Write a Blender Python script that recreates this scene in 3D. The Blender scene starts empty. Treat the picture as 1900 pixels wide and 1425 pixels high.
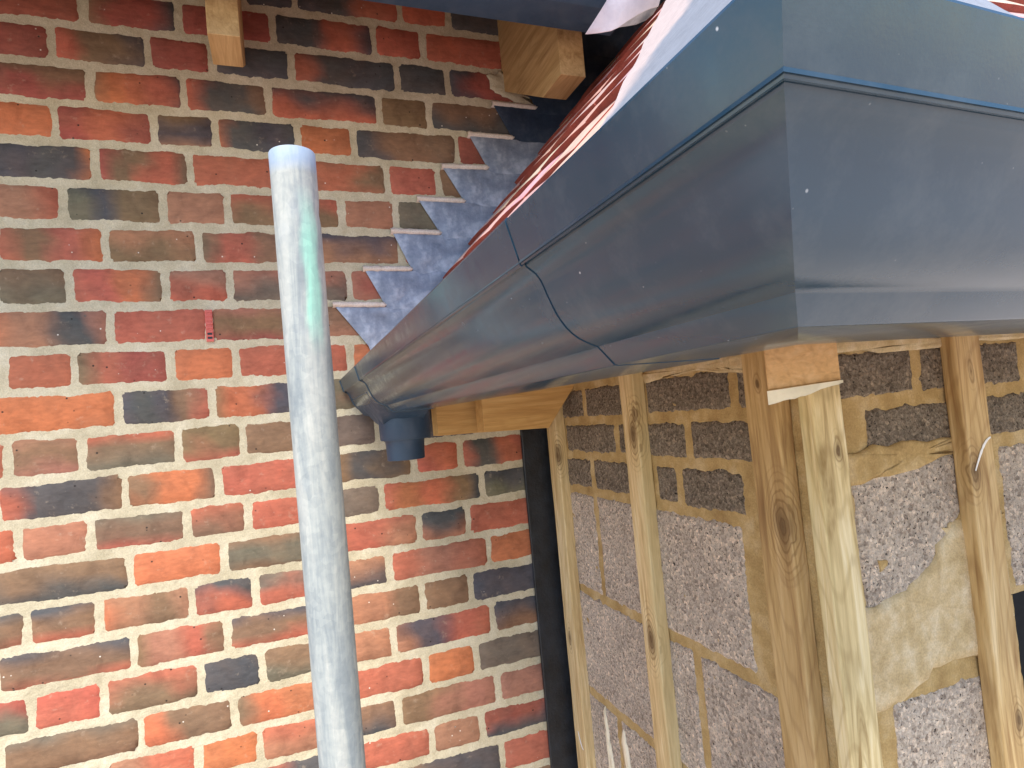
import bpy, bmesh, math, random
import numpy as np
from mathutils import Vector, Matrix, noise
random.seed(7)
rnd = random.uniform
S = bpy.context.scene
COL = S.collection
H = 2.35                      # eye height above the ground (metres)

# ------------------------------------------------------------------ camera, sky, sun, exposure
cam = bpy.data.cameras.new('camera'); co = bpy.data.objects.new('camera', cam); COL.objects.link(co)
cam.sensor_width = 36.0; cam.lens = 21.742; cam.clip_start = 0.01; cam.clip_end = 400
def cam_axes(p, y, r):
    cp, sp, cy, sy, cr, sr = math.cos(p), math.sin(p), math.cos(y), math.sin(y), math.cos(r), math.sin(r)
    f = Vector((sy*cp, cy*cp, sp)); rt = Vector((cy, -sy, 0)); up = rt.cross(f)
    return rt*cr+up*sr, -rt*sr+up*cr, f
R_, U_, F_ = cam_axes(.0459, .3556, -.0902)
co.matrix_world = Matrix(((R_.x, U_.x, -F_.x, 0), (R_.y, U_.y, -F_.y, 0), (R_.z, U_.z, -F_.z, H), (0, 0, 0, 1)))
S.camera = co
SUN_DIR = Vector((-.25, -.55, .84)).normalized()      # towards the sun
w = bpy.data.worlds.new('World'); S.world = w; w.use_nodes = True
nt = w.node_tree; bg = nt.nodes['Background']
sky = nt.nodes.new('ShaderNodeTexSky'); sky.sky_type = 'NISHITA'; sky.sun_disc = False
sky.sun_elevation = math.asin(SUN_DIR.z); sky.sun_rotation = math.atan2(SUN_DIR.x, SUN_DIR.y)
sky.air_density = 1.0; sky.dust_density = 0.15; sky.ozone_density = 1.5
nt.links.new(sky.outputs[0], bg.inputs[0]); bg.inputs[1].default_value = 0.15
sun = bpy.data.lights.new('sun', 'SUN'); sun.energy = 3.4; sun.angle = math.radians(26); sun.color = (1, .92, .80)
so = bpy.data.objects.new('sun', sun); COL.objects.link(so); so.location = (0, 0, 8)
so.rotation_euler = SUN_DIR.to_track_quat('Z', 'Y').to_euler()
S.view_settings.view_transform = 'Standard'; S.view_settings.look = 'None'
S.view_settings.exposure = 0.88; S.view_settings.gamma = 1.0; S.view_settings.use_curve_mapping = False
S.render.engine = 'CYCLES'

# ------------------------------------------------------------------ helpers
def tag(o, label=None, cat=None, group=None, kind=None):
    if label: o['label'] = label
    if cat: o['category'] = cat
    if group: o['group'] = group
    if kind: o['kind'] = kind
    return o
def thing(name, loc, label, cat, group=None):
    o = bpy.data.objects.new(name, None); COL.objects.link(o); o.location = (loc[0], loc[1], loc[2]+H)
    o.empty_display_size = .05
    return tag(o, label, cat, group)
def mesh(name, vs, fs, mat, parent=None, origin=None, smooth=False, colors=None, kind=None, sharp=None):
    """vs in scene metres relative to the eye; origin = object origin in the same frame"""
    if origin is None:
        a = np.array(vs); origin = tuple((a.min(0)+a.max(0))/2)
    ox, oy, oz = origin
    me = bpy.data.meshes.new(name)
    me.from_pydata([(v[0]-ox, v[1]-oy, v[2]-oz) for v in vs], [], fs)
    if colors is not None:
        at = me.color_attributes.new('Col', 'FLOAT_COLOR', 'POINT')
        arr = np.ones((len(vs), 4), np.float32); arr[:, :3] = np.array(colors)[:, :3]
        at.data.foreach_set('color', arr.ravel())
    if smooth:
        for p in me.polygons: p.use_smooth = True
        if sharp: 
            bm = bmesh.new(); bm.from_mesh(me)
            for e in bm.edges:
                if len(e.link_faces) == 2 and e.calc_face_angle() > sharp: e.smooth = False
            bm.to_mesh(me); bm.free()
    bm = bmesh.new(); bm.from_mesh(me); bmesh.ops.recalc_face_normals(bm, faces=bm.faces); bm.to_mesh(me); bm.free()
    me.materials.append(mat)
    o = bpy.data.objects.new(name, me); COL.objects.link(o)
    if parent is None: o.location = (ox, oy, oz+H)
    else:
        o.parent = parent
        pw = world_loc(parent)
        o.location = (ox-pw[0], oy-pw[1], oz+H-pw[2])
    if kind: o['kind'] = kind
    return o
def world_loc(o):
    v = Vector(o.location)
    while o.parent: o = o.parent; v += Vector(o.location)
    return v
def bevel_obj(o, wd=.0015, seg=2):
    m = o.modifiers.new('bevel', 'BEVEL'); m.width = wd; m.segments = seg; m.limit_method = 'ANGLE'; m.angle_limit = .6
    return o
def boxmesh(x0, x1, y0, y1, z0, z1, nz=1, jit=0):
    vs = []; fs = []
    for k in range(nz+1):
        z = z0+(z1-z0)*k/nz
        for (x, y) in ((x0, y0), (x1, y0), (x1, y1), (x0, y1)):
            vs.append((x+rnd(-jit, jit), y+rnd(-jit, jit), z))
    for k in range(nz):
        b = 4*k
        for i in range(4): fs.append((b+i, b+(i+1) % 4, b+4+(i+1) % 4, b+4+i))
    fs.append((3, 2, 1, 0)); t = 4*nz; fs.append((t, t+1, t+2, t+3))
    return vs, fs
def prism(poly, f0, f1):
    """poly = list of 2D points; f0,f1 map a 2D point to 3D for each end"""
    n = len(poly); vs = [f0(p) for p in poly]+[f1(p) for p in poly]
    fs = [(i, (i+1) % n, n+(i+1) % n, n+i) for i in range(n)]+[tuple(range(n))[::-1], tuple(range(n, 2*n))]
    return vs, fs

# ------------------------------------------------------------------ materials
class NT:
    def __init__(s, name):
        s.m = bpy.data.materials.new(name); s.m.use_nodes = True; s.t = s.m.node_tree
        s.b = s.t.nodes['Principled BSDF']
    def n(s, ty, **k):
        d = s.t.nodes.new(ty)
        for a, v in k.items():
            if a.startswith('i_'): 
                key = a[2:].replace('_', ' '); d.inputs[key].default_value = v
            else: setattr(d, a, v)
        return d
    def l(s, a, b): s.t.links.new(a, b)
    def coord(s, scale=(1, 1, 1), random_off=True):
        tc = s.n('ShaderNodeTexCoord'); mp = s.n('ShaderNodeMapping'); mp.inputs['Scale'].default_value = scale
        s.l(tc.outputs['Object'], mp.inputs['Vector'])
        if random_off:
            oi = s.n('ShaderNodeObjectInfo'); mu = s.n('ShaderNodeVectorMath', operation='SCALE')
            cx = s.n('ShaderNodeCombineXYZ'); 
            for q in range(3): s.l(oi.outputs['Random'], cx.inputs[q])
            s.l(cx.outputs[0], mu.inputs[0]); mu.inputs['Scale'].default_value = 37.0
            s.l(mu.outputs[0], mp.inputs['Location'])
        return mp.outputs[0]
    def noise(s, vec, sc, det=4, rough=.6, dist=0):
        d = s.n('ShaderNodeTexNoise'); d.inputs['Scale'].default_value = sc; d.inputs['Detail'].default_value = det
        d.inputs['Roughness'].default_value = rough; d.inputs['Distortion'].default_value = dist
        s.l(vec, d.inputs['Vector']); return d.outputs['Fac']
    def ramp(s, fac, stops):
        d = s.n('ShaderNodeValToRGB'); r = d.color_ramp
        while len(r.elements) < len(stops): r.elements.new(.5)
        for e, (p, c) in zip(r.elements, stops):
            e.position = p; e.color = (c, c, c, 1) if not isinstance(c, (tuple, list)) else (*c[:3], 1)
        s.l(fac, d.inputs[0]); return d.outputs[0]
    def mix(s, fac, a, b, mode='MIX'):
        d = s.n('ShaderNodeMix', data_type='RGBA', blend_type=mode)
        for sock, v in ((d.inputs[0], fac), (d.inputs[6], a), (d.inputs[7], b)):
            if isinstance(v, bpy.types.NodeSocket): s.l(v, sock)
            elif isinstance(v, (tuple, list)): sock.default_value = (*v[:3], 1)
            else: sock.default_value = v
        return d.outputs[2]
    def bump(s, h, strength=.3, dist=.001, prev=None):
        d = s.n('ShaderNodeBump'); d.inputs['Strength'].default_value = strength; d.inputs['Distance'].default_value = dist
        s.l(h, d.inputs['Height'])
        if prev: s.l(prev, d.inputs['Normal'])
        return d.outputs[0]
    def fin(s, col, rough=.8, normal=None, metal=0, spec=.5):
        B = s.b
        if isinstance(col, bpy.types.NodeSocket): s.l(col, B.inputs['Base Color'])
        else: B.inputs['Base Color'].default_value = (*col, 1)
        if isinstance(rough, bpy.types.NodeSocket): s.l(rough, B.inputs['Roughness'])
        else: B.inputs['Roughness'].default_value = rough
        if isinstance(metal, bpy.types.NodeSocket): s.l(metal, B.inputs['Metallic'])
        else: B.inputs['Metallic'].default_value = metal
        B.inputs['Specular IOR Level'].default_value = spec
        if normal: s.l(normal, B.inputs['Normal'])
        return s.m
    def attr(s, name='Col'):
        d = s.n('ShaderNodeVertexColor'); d.layer_name = name; return d.outputs[0]

def m_brick():
    s = NT('brick_clay'); v = s.coord(); vs = s.coord((.35, 1, 1))
    c = s.attr()
    n1 = s.noise(v, 26, 5, .65, .6); n2 = s.noise(vs, 160, 4, .6); n3 = s.noise(v, 9, 3, .5, 1.2)
    c = s.mix(s.ramp(n3, [(.40, 0), (.68, .22)]), c, (.19, .11, .07))
    c = s.mix(.8, c, s.ramp(n1, [(.25, (.62, .6, .6)), (.5, (1, 1, 1)), (.78, (1.28, 1.22, 1.15))]), 'MULTIPLY')
    c = s.mix(.55, c, s.ramp(n2, [(.3, (.72, .72, .72)), (.7, (1.2, 1.2, 1.2))]), 'MULTIPLY')
    vo = s.n('ShaderNodeTexVoronoi'); vo.inputs['Scale'].default_value = 95; s.l(v, vo.inputs['Vector'])
    sel = s.n('ShaderNodeSeparateColor'); s.l(vo.outputs['Color'], sel.inputs[0])
    pit = s.n('ShaderNodeMath', operation='MULTIPLY')
    s.l(s.ramp(vo.outputs['Distance'], [(.10, 1), (.22, 0)]), pit.inputs[0]); s.l(s.ramp(sel.outputs[0], [(.93, 0), (.95, 1)]), pit.inputs[1])
    c = s.mix(pit.outputs[0], c, (.022, .018, .016))
    wh = s.n('ShaderNodeMath', operation='MULTIPLY')
    s.l(s.ramp(vo.outputs['Distance'], [(.08, 1), (.16, 0)]), wh.inputs[0]); s.l(s.ramp(sel.outputs[1], [(.965, 0), (.975, 1)]), wh.inputs[1])
    c = s.mix(wh.outputs[0], c, (.75, .68, .58))
    # lime bloom at some edges
    bl = s.noise(v, 55, 3, .7)
    c = s.mix(s.ramp(bl, [(.62, 0), (.8, .35)]), c, (.55, .42, .30))
    b = s.bump(n2, .55, .0012); b = s.bump(n1, .5, .003, b)
    return s.fin(c, .86, b, spec=.3)
def m_mortar(name, c1, c2, c3, sc=1):
    s = NT(name); v = s.coord(random_off=False)
    n1 = s.noise(v, 14*sc, 5, .6); n2 = s.noise(v, 420, 3, .6); n3 = s.noise(v, 90, 4, .6)
    c = s.ramp(n1, [(.3, c1), (.5, c2), (.72, c3)])
    c = s.mix(.6, c, s.ramp(n2, [(.3, (.7, .68, .66)), (.7, (1.18, 1.17, 1.15))]), 'MULTIPLY')
    c = s.mix(.5, c, s.ramp(n3, [(.3, (.82, .8, .78)), (.7, (1.1, 1.1, 1.1))]), 'MULTIPLY')
    b = s.bump(n2, .6, .001); b = s.bump(n3, .6, .003, b)
    return s.fin(c, .95, b, spec=.15)
def m_block(name, dark, mid, light, bumpd=.005, thr=.5):
    s = NT(name); v = s.coord()
    vo = s.n('ShaderNodeTexVoronoi'); vo.inputs['Scale'].default_value = 190; s.l(v, vo.inputs['Vector'])
    vo2 = s.n('ShaderNodeTexVoronoi'); vo2.inputs['Scale'].default_value = 420; s.l(v, vo2.inputs['Vector'])
    n0 = s.noise(v, 240, 5, .75, .8); n1 = s.noise(v, 12, 4, .6)
    sel = s.n('ShaderNodeSeparateColor'); s.l(vo.outputs['Color'], sel.inputs[0])
    c = s.ramp(n0, [(.28, dark), (thr, mid), (.74, light)])
    c = s.mix(.8, c, s.ramp(sel.outputs[0], [(0, (.5, .47, .45)), (.25, (.92, .92, .92)), (.75, (1.05, 1.05, 1.03)), (1, (1.5, 1.45, 1.38))]), 'MULTIPLY')
    vc = s.n('ShaderNodeTexVoronoi'); vc.inputs['Scale'].default_value = 330; s.l(v, vc.inputs['Vector'])
    sc_ = s.n('ShaderNodeSeparateColor'); s.l(vc.outputs['Color'], sc_.inputs[0])
    c = s.mix(.5, c, s.ramp(sc_.outputs[1], [(0, (.7, .68, .66)), (1, (1.25, 1.22, 1.2))]), 'MULTIPLY')
    c = s.mix(.7, c, s.ramp(n1, [(.3, (.78, .76, .74)), (.7, (1.18, 1.18, 1.16))]), 'MULTIPLY')
    pits = s.ramp(s.noise(v, 300, 2, .5, .3), [(.30, 0), (.37, 1)])
    c = s.mix(pits, (.03, .024, .02), c)
    b = s.bump(n0, .9, bumpd); b = s.bump(vo.outputs['Distance'], .7, .003, b)
    return s.fin(c, .95, b, spec=.2)
def m_wood(name, c1, c2, c3, axis='Z', knots=1.0, gs=1.0, green=None, kn_at=()):
    s = NT(name)
    sc = {'Z': (1, 1, .07), 'X': (.07, 1, 1), 'Y': (1, .07, 1)}[axis]
    v = s.coord(sc); v2 = s.coord({'Z': (1, 1, .13), 'X': (.13, 1, 1), 'Y': (1, .13, 1)}[axis])
    n1 = s.noise(v, 75*gs, 4, .6, 1.2); n2 = s.noise(v, 400, 3, .6, .2)
    kn = s.n('ShaderNodeTexVoronoi'); kn.inputs['Scale'].default_value = 9; s.l(v2, kn.inputs['Vector'])
    kd = kn.outputs['Distance']
    wv = s.n('ShaderNodeMath', operation='SINE'); mm = s.n('ShaderNodeMath', operation='MULTIPLY'); mm.inputs[1].default_value = 95
    nn = s.n('ShaderNodeMath', operation='ADD'); s.l(kd, nn.inputs[0]); 
    n3 = s.noise(v, 14, 2, .5, .5); m3 = s.n('ShaderNodeMath', operation='MULTIPLY'); m3.inputs[1].default_value = .35
    s.l(n3, m3.inputs[0]); s.l(m3.outputs[0], nn.inputs[1]); s.l(nn.outputs[0], mm.inputs[0]); s.l(mm.outputs[0], wv.inputs[0])
    ring = s.ramp(wv.outputs[0], [(.0, .0), (.7, .05), (1, .30)])
    c = s.ramp(n1, [(.28, c3), (.5, c1), (.72, c2)])
    c = s.mix(ring, c, c3)
    if green: c = s.mix(s.ramp(s.noise(v, 11, 2, .5), [(.45, 0), (.65, .75)]), c, green)
    if knots: c = s.mix(s.ramp(kd, [(.05, .95*knots), (.11, .5*knots), (.22, 0)]), c, (.13, .07, .03))
    c = s.mix(s.ramp(s.noise(v, 5, 3, .6), [(.45, 0), (.7, .45)]), c, (c3[0]*1.1, c3[1]*1.15, c3[2]*1.3))
    if kn_at:                                                # knots at given spots, grain lines swinging round them
        vp = s.coord((1, 1, 1), False); wob = s.n('ShaderNodeTexNoise'); wob.inputs['Scale'].default_value = 45; s.l(vp, wob.inputs['Vector'])
        for (kx, ky, kz, kr) in kn_at:
            sb = s.n('ShaderNodeVectorMath', operation='SUBTRACT'); s.l(vp, sb.inputs[0]); sb.inputs[1].default_value = (kx, ky, kz)
            ml = s.n('ShaderNodeVectorMath', operation='MULTIPLY'); s.l(sb.outputs[0], ml.inputs[0]); ml.inputs[1].default_value = (1, 1, .42)
            ln = s.n('ShaderNodeVectorMath', operation='LENGTH'); s.l(ml.outputs[0], ln.inputs[0])
            ad = s.n('ShaderNodeMath', operation='MULTIPLY_ADD'); s.l(wob.outputs[0], ad.inputs[0]); ad.inputs[1].default_value = .008; s.l(ln.outputs['Value'], ad.inputs[2])
            sn = s.n('ShaderNodeMath', operation='MULTIPLY'); s.l(ad.outputs[0], sn.inputs[0]); sn.inputs[1].default_value = 1500
            sw = s.n('ShaderNodeMath', operation='SINE'); s.l(sn.outputs[0], sw.inputs[0])
            fade = s.ramp(ad.outputs[0], [(.004+kr, .75), (.004+kr*4.5, 0)])
            mk = s.n('ShaderNodeMath', operation='MULTIPLY'); s.l(s.ramp(sw.outputs[0], [(.2, 0), (.9, 1)]), mk.inputs[0]); s.l(fade, mk.inputs[1])
            c = s.mix(mk.outputs[0], c, (.20, .105, .035))
            c = s.mix(s.ramp(ad.outputs[0], [(.003+kr*.5, .9), (.004+kr*1.1, .55), (.004+kr*2.2, 0)]), c, (.11, .06, .025))
    c = s.mix(.45, c, s.ramp(n2, [(.3, (.78, .76, .72)), (.7, (1.12, 1.12, 1.1))]), 'MULTIPLY')
    b = s.bump(n2, .35, .0008); b = s.bump(n1, .3, .0015, b)
    return s.fin(c, .7, b, spec=.3)
def m_plastic(name, base, rough=.2, specks=True, wob=.25, coat=0):
    s = NT(name); v = s.coord(random_off=False)
    n1 = s.noise(v, 9, 3, .5); n2 = s.noise(v, 900, 2, .5); n3 = s.noise(v, 60, 4, .6)
    c = s.mix(.6, base, s.ramp(n1, [(.3, (.8, .8, .8)), (.7, (1.2, 1.2, 1.2))]), 'MULTIPLY')
    if specks:
        for scl, th in ((330, .994), (620, .996)):
            vo = s.n('ShaderNodeTexVoronoi'); vo.inputs['Scale'].default_value = scl; s.l(v, vo.inputs['Vector'])
            sel = s.n('ShaderNodeSeparateColor'); s.l(vo.outputs['Color'], sel.inputs[0])
            mu = s.n('ShaderNodeMath', operation='MULTIPLY')
            s.l(s.ramp(vo.outputs['Distance'], [(.10, 1), (.22, 0)]), mu.inputs[0]); s.l(s.ramp(sel.outputs[0], [(th, 0), (th+.004, 1)]), mu.inputs[1])
            c = s.mix(mu.outputs[0], c, (.7, .72, .75))
    scr = s.noise(s.coord((1, .05, 2), False), 500, 3, .7, .3); du = s.noise(v, 30, 5, .7)
    c = s.mix(s.ramp(du, [(.5, 0), (.8, .10)]), c, (.35, .34, .32))
    b = s.bump(n2, .06, .0003); b = s.bump(n1, wob, .004, b); b = s.bump(scr, .05, .0002, b)
    rr = s.mix(.5, s.ramp(n3, [(.3, rough*.75), (.75, rough*1.6)]), s.ramp(du, [(.3, rough*.8), (.75, rough*1.7)]))
    r = rr
    s.b.inputs['Coat Weight'].default_value = coat; s.b.inputs['Coat Roughness'].default_value = .08
    return s.fin(c, r, b, spec=.72)
def m_lead(name, a, b_, c_, rough=.42, metal=.55):
    s = NT(name); v = s.coord(random_off=False)
    n1 = s.noise(v, 17, 7, .66, .1); n2 = s.noise(v, 5, 3, .6)
    c = s.ramp(n1, [(.32, a), (.5, b_), (.68, c_)])
    c = s.mix(.4, c, s.ramp(n2, [(.3, (.75, .76, .8)), (.7, (1.2, 1.2, 1.2))]), 'MULTIPLY')
    b = s.bump(s.noise(v, 60, 4, .6), .25, .002); b = s.bump(n1, .4, .006, b)
    return s.fin(c, rough, b, metal=metal)
def m_galv():
    s = NT('galvanised_steel'); v = s.coord((1, 1, .1)); vb = s.coord((1, 1, 1))
    n1 = s.noise(v, 60, 5, .65, .5); n2 = s.noise(vb, 120, 4, .6); n3 = s.noise(vb, 14, 4, .6)
    c = s.ramp(n1, [(.36, (.25, .28, .29)), (.5, (.34, .365, .355)), (.62, (.43, .44, .41))])
    c = s.mix(.5, c, s.ramp(n2, [(.3, (.8, .82, .86)), (.7, (1.12, 1.1, 1.08))]), 'MULTIPLY')
    c = s.mix(s.ramp(n3, [(.6, 0), (.75, .5)]), c, (.35, .38, .40))
    a = s.n('ShaderNodeVertexColor'); a.layer_name = 'Col'
    sp = s.n('ShaderNodeSeparateColor'); s.l(a.outputs[0], sp.inputs[0])
    mg = s.n('ShaderNodeMath', operation='MULTIPLY'); s.l(sp.outputs[0], mg.inputs[0]); s.l(s.ramp(n1, [(.30, .4), (.55, 1)]), mg.inputs[1])
    mg2 = s.n('ShaderNodeMath', operation='MULTIPLY'); s.l(mg.outputs[0], mg2.inputs[0]); mg2.inputs[1].default_value = .75
    c = s.mix(mg2.outputs[0], c, (.28, .66, .52))
    vo = s.n('ShaderNodeTexVoronoi'); vo.inputs['Scale'].default_value = 130; s.l(vb, vo.inputs['Vector'])
    sl = s.n('ShaderNodeSeparateColor'); s.l(vo.outputs['Color'], sl.inputs[0])
    c = s.mix(.35, c, s.ramp(sl.outputs[0], [(0, (.75, .78, .82)), (1, (1.15, 1.14, 1.12))]), 'MULTIPLY')
    c = s.mix(sp.outputs[1], c, (.30, .42, .62))
    b = s.bump(n1, .3, .001); b = s.bump(n2, .25, .001, b)
    return s.fin(c, .78, b, metal=0, spec=.3)
def m_simple(name, col, rough=.7, var=.3, bumpd=.001, sc=60, spec=.4):
    s = NT(name); v = s.coord(); n1 = s.noise(v, sc, 5, .6); n2 = s.noise(v, sc*6, 3, .6)
    c = s.mix(1, col, s.ramp(n1, [(.3, (1-var,)*3), (.7, (1+var,)*3)]), 'MULTIPLY')
    b = s.bump(n2, .4, bumpd)
    return s.fin(c, rough, b, spec=spec)
def m_vcol(name, rough=.8, sc=40, var=.2, bumpd=.002, spec=.3):
    s = NT(name); v = s.coord(); n1 = s.noise(v, sc, 5, .6); n2 = s.noise(v, sc*7, 3, .6)
    c = s.mix(1, s.attr(), s.ramp(n1, [(.3, (1-var,)*3), (.7, (1+var,)*3)]), 'MULTIPLY')
    c = s.mix(.4, c, s.ramp(n2, [(.3, (.75,)*3), (.7, (1.2,)*3)]), 'MULTIPLY')
    b = s.bump(n2, .4, bumpd*.5); b = s.bump(n1, .4, bumpd, b)
    return s.fin(c, rough, b, spec=spec)
M_BRICK = m_brick()
M_MORTAR = m_mortar('sandy_mortar', (.46, .40, .275), (.57, .505, .36), (.66, .60, .46))
M_POINT = m_mortar('pale_pointing', (.66, .54, .46), (.76, .66, .58), (.84, .76, .70))
M_BMORTAR = m_mortar('ochre_mortar', (.34, .22, .09), (.46, .32, .14), (.58, .44, .25), 1.5)
M_BLOCKD = m_block('dark_aggregate_block', (.08, .065, .05), (.26, .212, .162), (.46, .385, .30), .006)
M_BLOCKP = m_block('pink_grey_aggregate_block', (.30, .23, .18), (.60, .50, .41), (.82, .72, .62), .006, .44)
M_BATTEN = m_wood('treated_batten_wood', (.62, .44, .215), (.78, .62, .37), (.34, .20, .08), 'Z', 0, 1.0, (.56, .46, .23))
M_RAFTER = m_wood('new_softwood', (.60, .36, .13), (.68, .44, .18), (.48, .27, .09), 'X', .4, .7)
M_RAFTERY = m_wood('planed_softwood', (.44, .27, .115), (.54, .35, .16), (.30, .17, .065), 'Y', .5, .7)
M_ENDGRAIN = m_wood('sawn_end_grain', (.72, .43, .19), (.78, .50, .25), (.55, .31, .13), 'X', 0, 1.6)
M_PALE = m_simple('split_pale_wood', (.86, .76, .56), .7, .12)
M_GUT = m_plastic('anthracite_plastic', (.018, .048, .080), .17, wob=.06, coat=0)
M_GUTB = m_plastic('blue_black_plastic', (.007, .033, .070), .45, False, .15)
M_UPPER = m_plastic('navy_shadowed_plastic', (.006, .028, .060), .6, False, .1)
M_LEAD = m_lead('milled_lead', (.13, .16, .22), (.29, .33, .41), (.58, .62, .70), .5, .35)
M_LEADSHADE = m_lead('shaded_lead', (.015, .03, .06), (.03, .05, .09), (.07, .09, .13), .6, .2)  # same lead with the deep corner's shade put into its colour
M_LEADP = m_lead('pale_lead', (.50, .50, .60), (.62, .61, .70), (.72, .70, .78), .5, .15)
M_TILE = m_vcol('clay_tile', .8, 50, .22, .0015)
M_GALV = m_galv()
M_BLACK = m_simple('black_damp_proof_plastic', (.010, .013, .018), .42, .6, .002, 30, .5)
M_CHALK = m_simple('white_chalk', (.85, .84, .80), .9, .1)
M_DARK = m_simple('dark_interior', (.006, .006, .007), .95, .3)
M_VENT = m_simple('red_vent_plastic', (.62, .13, .10), .45, .1)
M_SHEET = m_vcol('pale_sheet', .75, 120, .12, .0015)
M_GROUND = m_simple('bare_ground', (.60, .51, .44), .95, .15, .01, 3)

# ------------------------------------------------------------------ measured brickwork (metres): bed joints and perpends
JC=[
  (-1,[0.9443,0.9490,0.9535,0.9566,0.9582]),
  (0,[0.8693,0.8740,0.8785,0.8816,0.8832]),
  (1,[0.7952,0.7978,0.7999,0.8008,0.8006]),
  (2,[0.7210,0.7218,0.7220,0.7213,0.7199]),
  (3,[0.6465,0.6461,0.6449,0.6430,0.6409]),
  (4,[0.5718,0.5704,0.5683,0.5657,0.5632]),
  (5,[0.4956,0.4935,0.4908,0.4879,0.4853]),
  (6,[0.4191,0.4166,0.4136,0.4107,0.4083]),
  (7,[0.3428,0.3401,0.3371,0.3345,0.3325]),
  (8,[0.2658,0.2631,0.2603,0.2581,0.2567]),
  (9,[0.1882,0.1854,0.1829,0.1813,0.1806]),
  (10,[0.1138,0.1111,0.1090,0.1081,0.1082]),
  (11,[0.0357,0.0331,0.0314,0.0311,0.0320]),
  (12,[-0.0412,-0.0437,-0.0451,-0.0447,-0.0430]),
  (13,[-0.1157,-0.1182,-0.1194,-0.1185,-0.1161]),
  (14,[-0.1861,-0.1889,-0.1900,-0.1887,-0.1858]),
  (15,[-0.2587,-0.2619,-0.2633,-0.2618,-0.2585]),
  (16,[-0.3300,-0.3339,-0.3358,-0.3345,-0.3310]),
  (17,[-0.4012,-0.4061,-0.4087,-0.4079,-0.4046]),
  (18,[-0.4730,-0.4792,-0.4832,-0.4833,-0.4804]),
  (19,[-0.5417,-0.5497,-0.5554,-0.5569,-0.5548]),
  (20,[-0.6085,-0.6187,-0.6267,-0.6301,-0.6294]),
  (21,[-0.6703,-0.6833,-0.6942,-0.7001,-0.7011]),
  (22,[-0.7353,-0.7515,-0.7660,-0.7750,-0.7784]),
  (23,[-0.8096,-0.8258,-0.8403,-0.8493,-0.8526]),
]
ROWS={
  -1:([-0.4751, -0.3661, -0.2223, -0.148, -0.0201, 0.0804, 0.3027, 0.4157, 0.6138],'m d m b d Hddrr r d'),
  0:([-0.4546, -0.3034, -0.141, 0.0316, 0.2406, 0.3499, 0.5921, 0.7208],'m Hbmd m Hddrd Hrm Hrrm d'),
  1:([-0.5118, -0.3572, -0.1991, -0.0877, 0.0642, 0.2862, 0.4004, 0.6472],'m Hrbd m Vdd Hrddd d Hdmm'),
  2:([-0.4529, -0.2988, -0.1424, 0.0144, 0.2386, 0.3512, 0.604],'Vbm Hboord Hrdb Vdr b Vbd'),
  3:([-0.5099, -0.3584, -0.1979, -0.0903, 0.0651, 0.1799, 0.4093, 0.5347],'o Hmrm Vbdt Hoddd o Hdbb m'),
  4:([-0.4592, -0.2978, -0.14, 0.0429, 0.2437, 0.3587, 0.6024],'Hddddo Hmbrb r Hbrb r b'),
  5:([-0.5083, -0.3515, -0.1901, -0.0785, 0.1425, 0.2573, 0.4999],'Httr Hgdbb t Vrb t g'),
  6:([-0.4578, -0.2902, -0.1332, 0.052, 0.2604, 0.4861],'Hrbro Vtb Hbrbb Vdt r'),
  7:([-0.4611, -0.3506, -0.1942, -0.0833, 0.1453, 0.2565, 0.4855],'Vbg Hrrob Vtr Vtg Htm b'),
  8:([-0.4835, -0.2904, -0.1245, 0.0621, 0.2736, 0.4783],'Hotdt r Vtbm Vbt r'),
  9:([-0.5496, -0.4544, -0.3489, -0.1948, -0.0833, 0.137, 0.2498, 0.4712],'r r Hbrmm o r o r'),
  10:([-0.4859, -0.2837, -0.1281, 0.067, 0.2787, 0.5034],'o Hdddbr Hbodd Hgm r'),
  11:([-0.5769, -0.4549, -0.3449, -0.1892, -0.0795, 0.072, 0.1817, 0.3997, 0.5159],'r Vtbt Vrbg Vbr b g d b'),
  12:([-0.4772, -0.2824, -0.1281, 0.0508, 0.2508, 0.3557, 0.5086, 0.6525],'Hrddb Hbob r Hbdb Hro Hrdrr b'),
  13:([-0.5752, -0.4459, -0.3399, -0.1833, -0.0785, 0.0612, 0.1789, 0.3988, 0.5348],'r t Vgbr Vrb r g Hroobd Vdg'),
  14:([-0.4907, -0.2824, -0.1259, 0.0508, 0.2521, 0.3588, 0.5956],'Vbd o Vbgb Hrrt Vdt r'),
  15:([-0.5592, -0.4415, -0.334, -0.1846, -0.0744, 0.0788, 0.1829, 0.3998, 0.5204],'Vdbr Vdbr Hotbt Vdr Vgr Vtd Hrtr o'),
  16:([-0.4893, -0.2834, -0.1284, 0.0484, 0.2455, 0.3541, 0.5941],'Vdbr Hbtrb Vdbr Htb b d'),
  17:([-0.5575, -0.4403, -0.3348, -0.1798, -0.0725, 0.0815, 0.1799, 0.3966, 0.5189],'Vmg Vrr Vrb d Vbg t Htdrr Vdb'),
  18:([-0.4879, -0.281, -0.1255, 0.0448, 0.2404, 0.3503, 0.5922],'Vgbb Hobb Hboob r o g'),
  19:([-0.4609, -0.3395, -0.1911, -0.0868, 0.081, 0.1791, 0.3938, 0.517],'b Htr o Vrt Vbd Hbt t'),
  20:([-0.4935, -0.2977, -0.1307, 0.0446, 0.2418, 0.3515, 0.5903],'r b Hrd r t Vmd'),
  21:([-0.4517, -0.3423, -0.1894, -0.0789, 0.1774, 0.3912, 0.5152],'b o d r Hbdd r'),
}
FLAP_LOW = [[0.4933, 0.845, 0.5932], [0.5082, 0.845, 0.5961], [0.5243, 0.845, 0.6], [0.5418, 0.845, 0.6051], [0.5578, 0.845, 0.6136], [0.5711, 0.845, 0.6237], [0.5966, 0.845, 0.6402], [0.619, 0.845, 0.6528], [0.6379, 0.845, 0.6602]]
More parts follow.
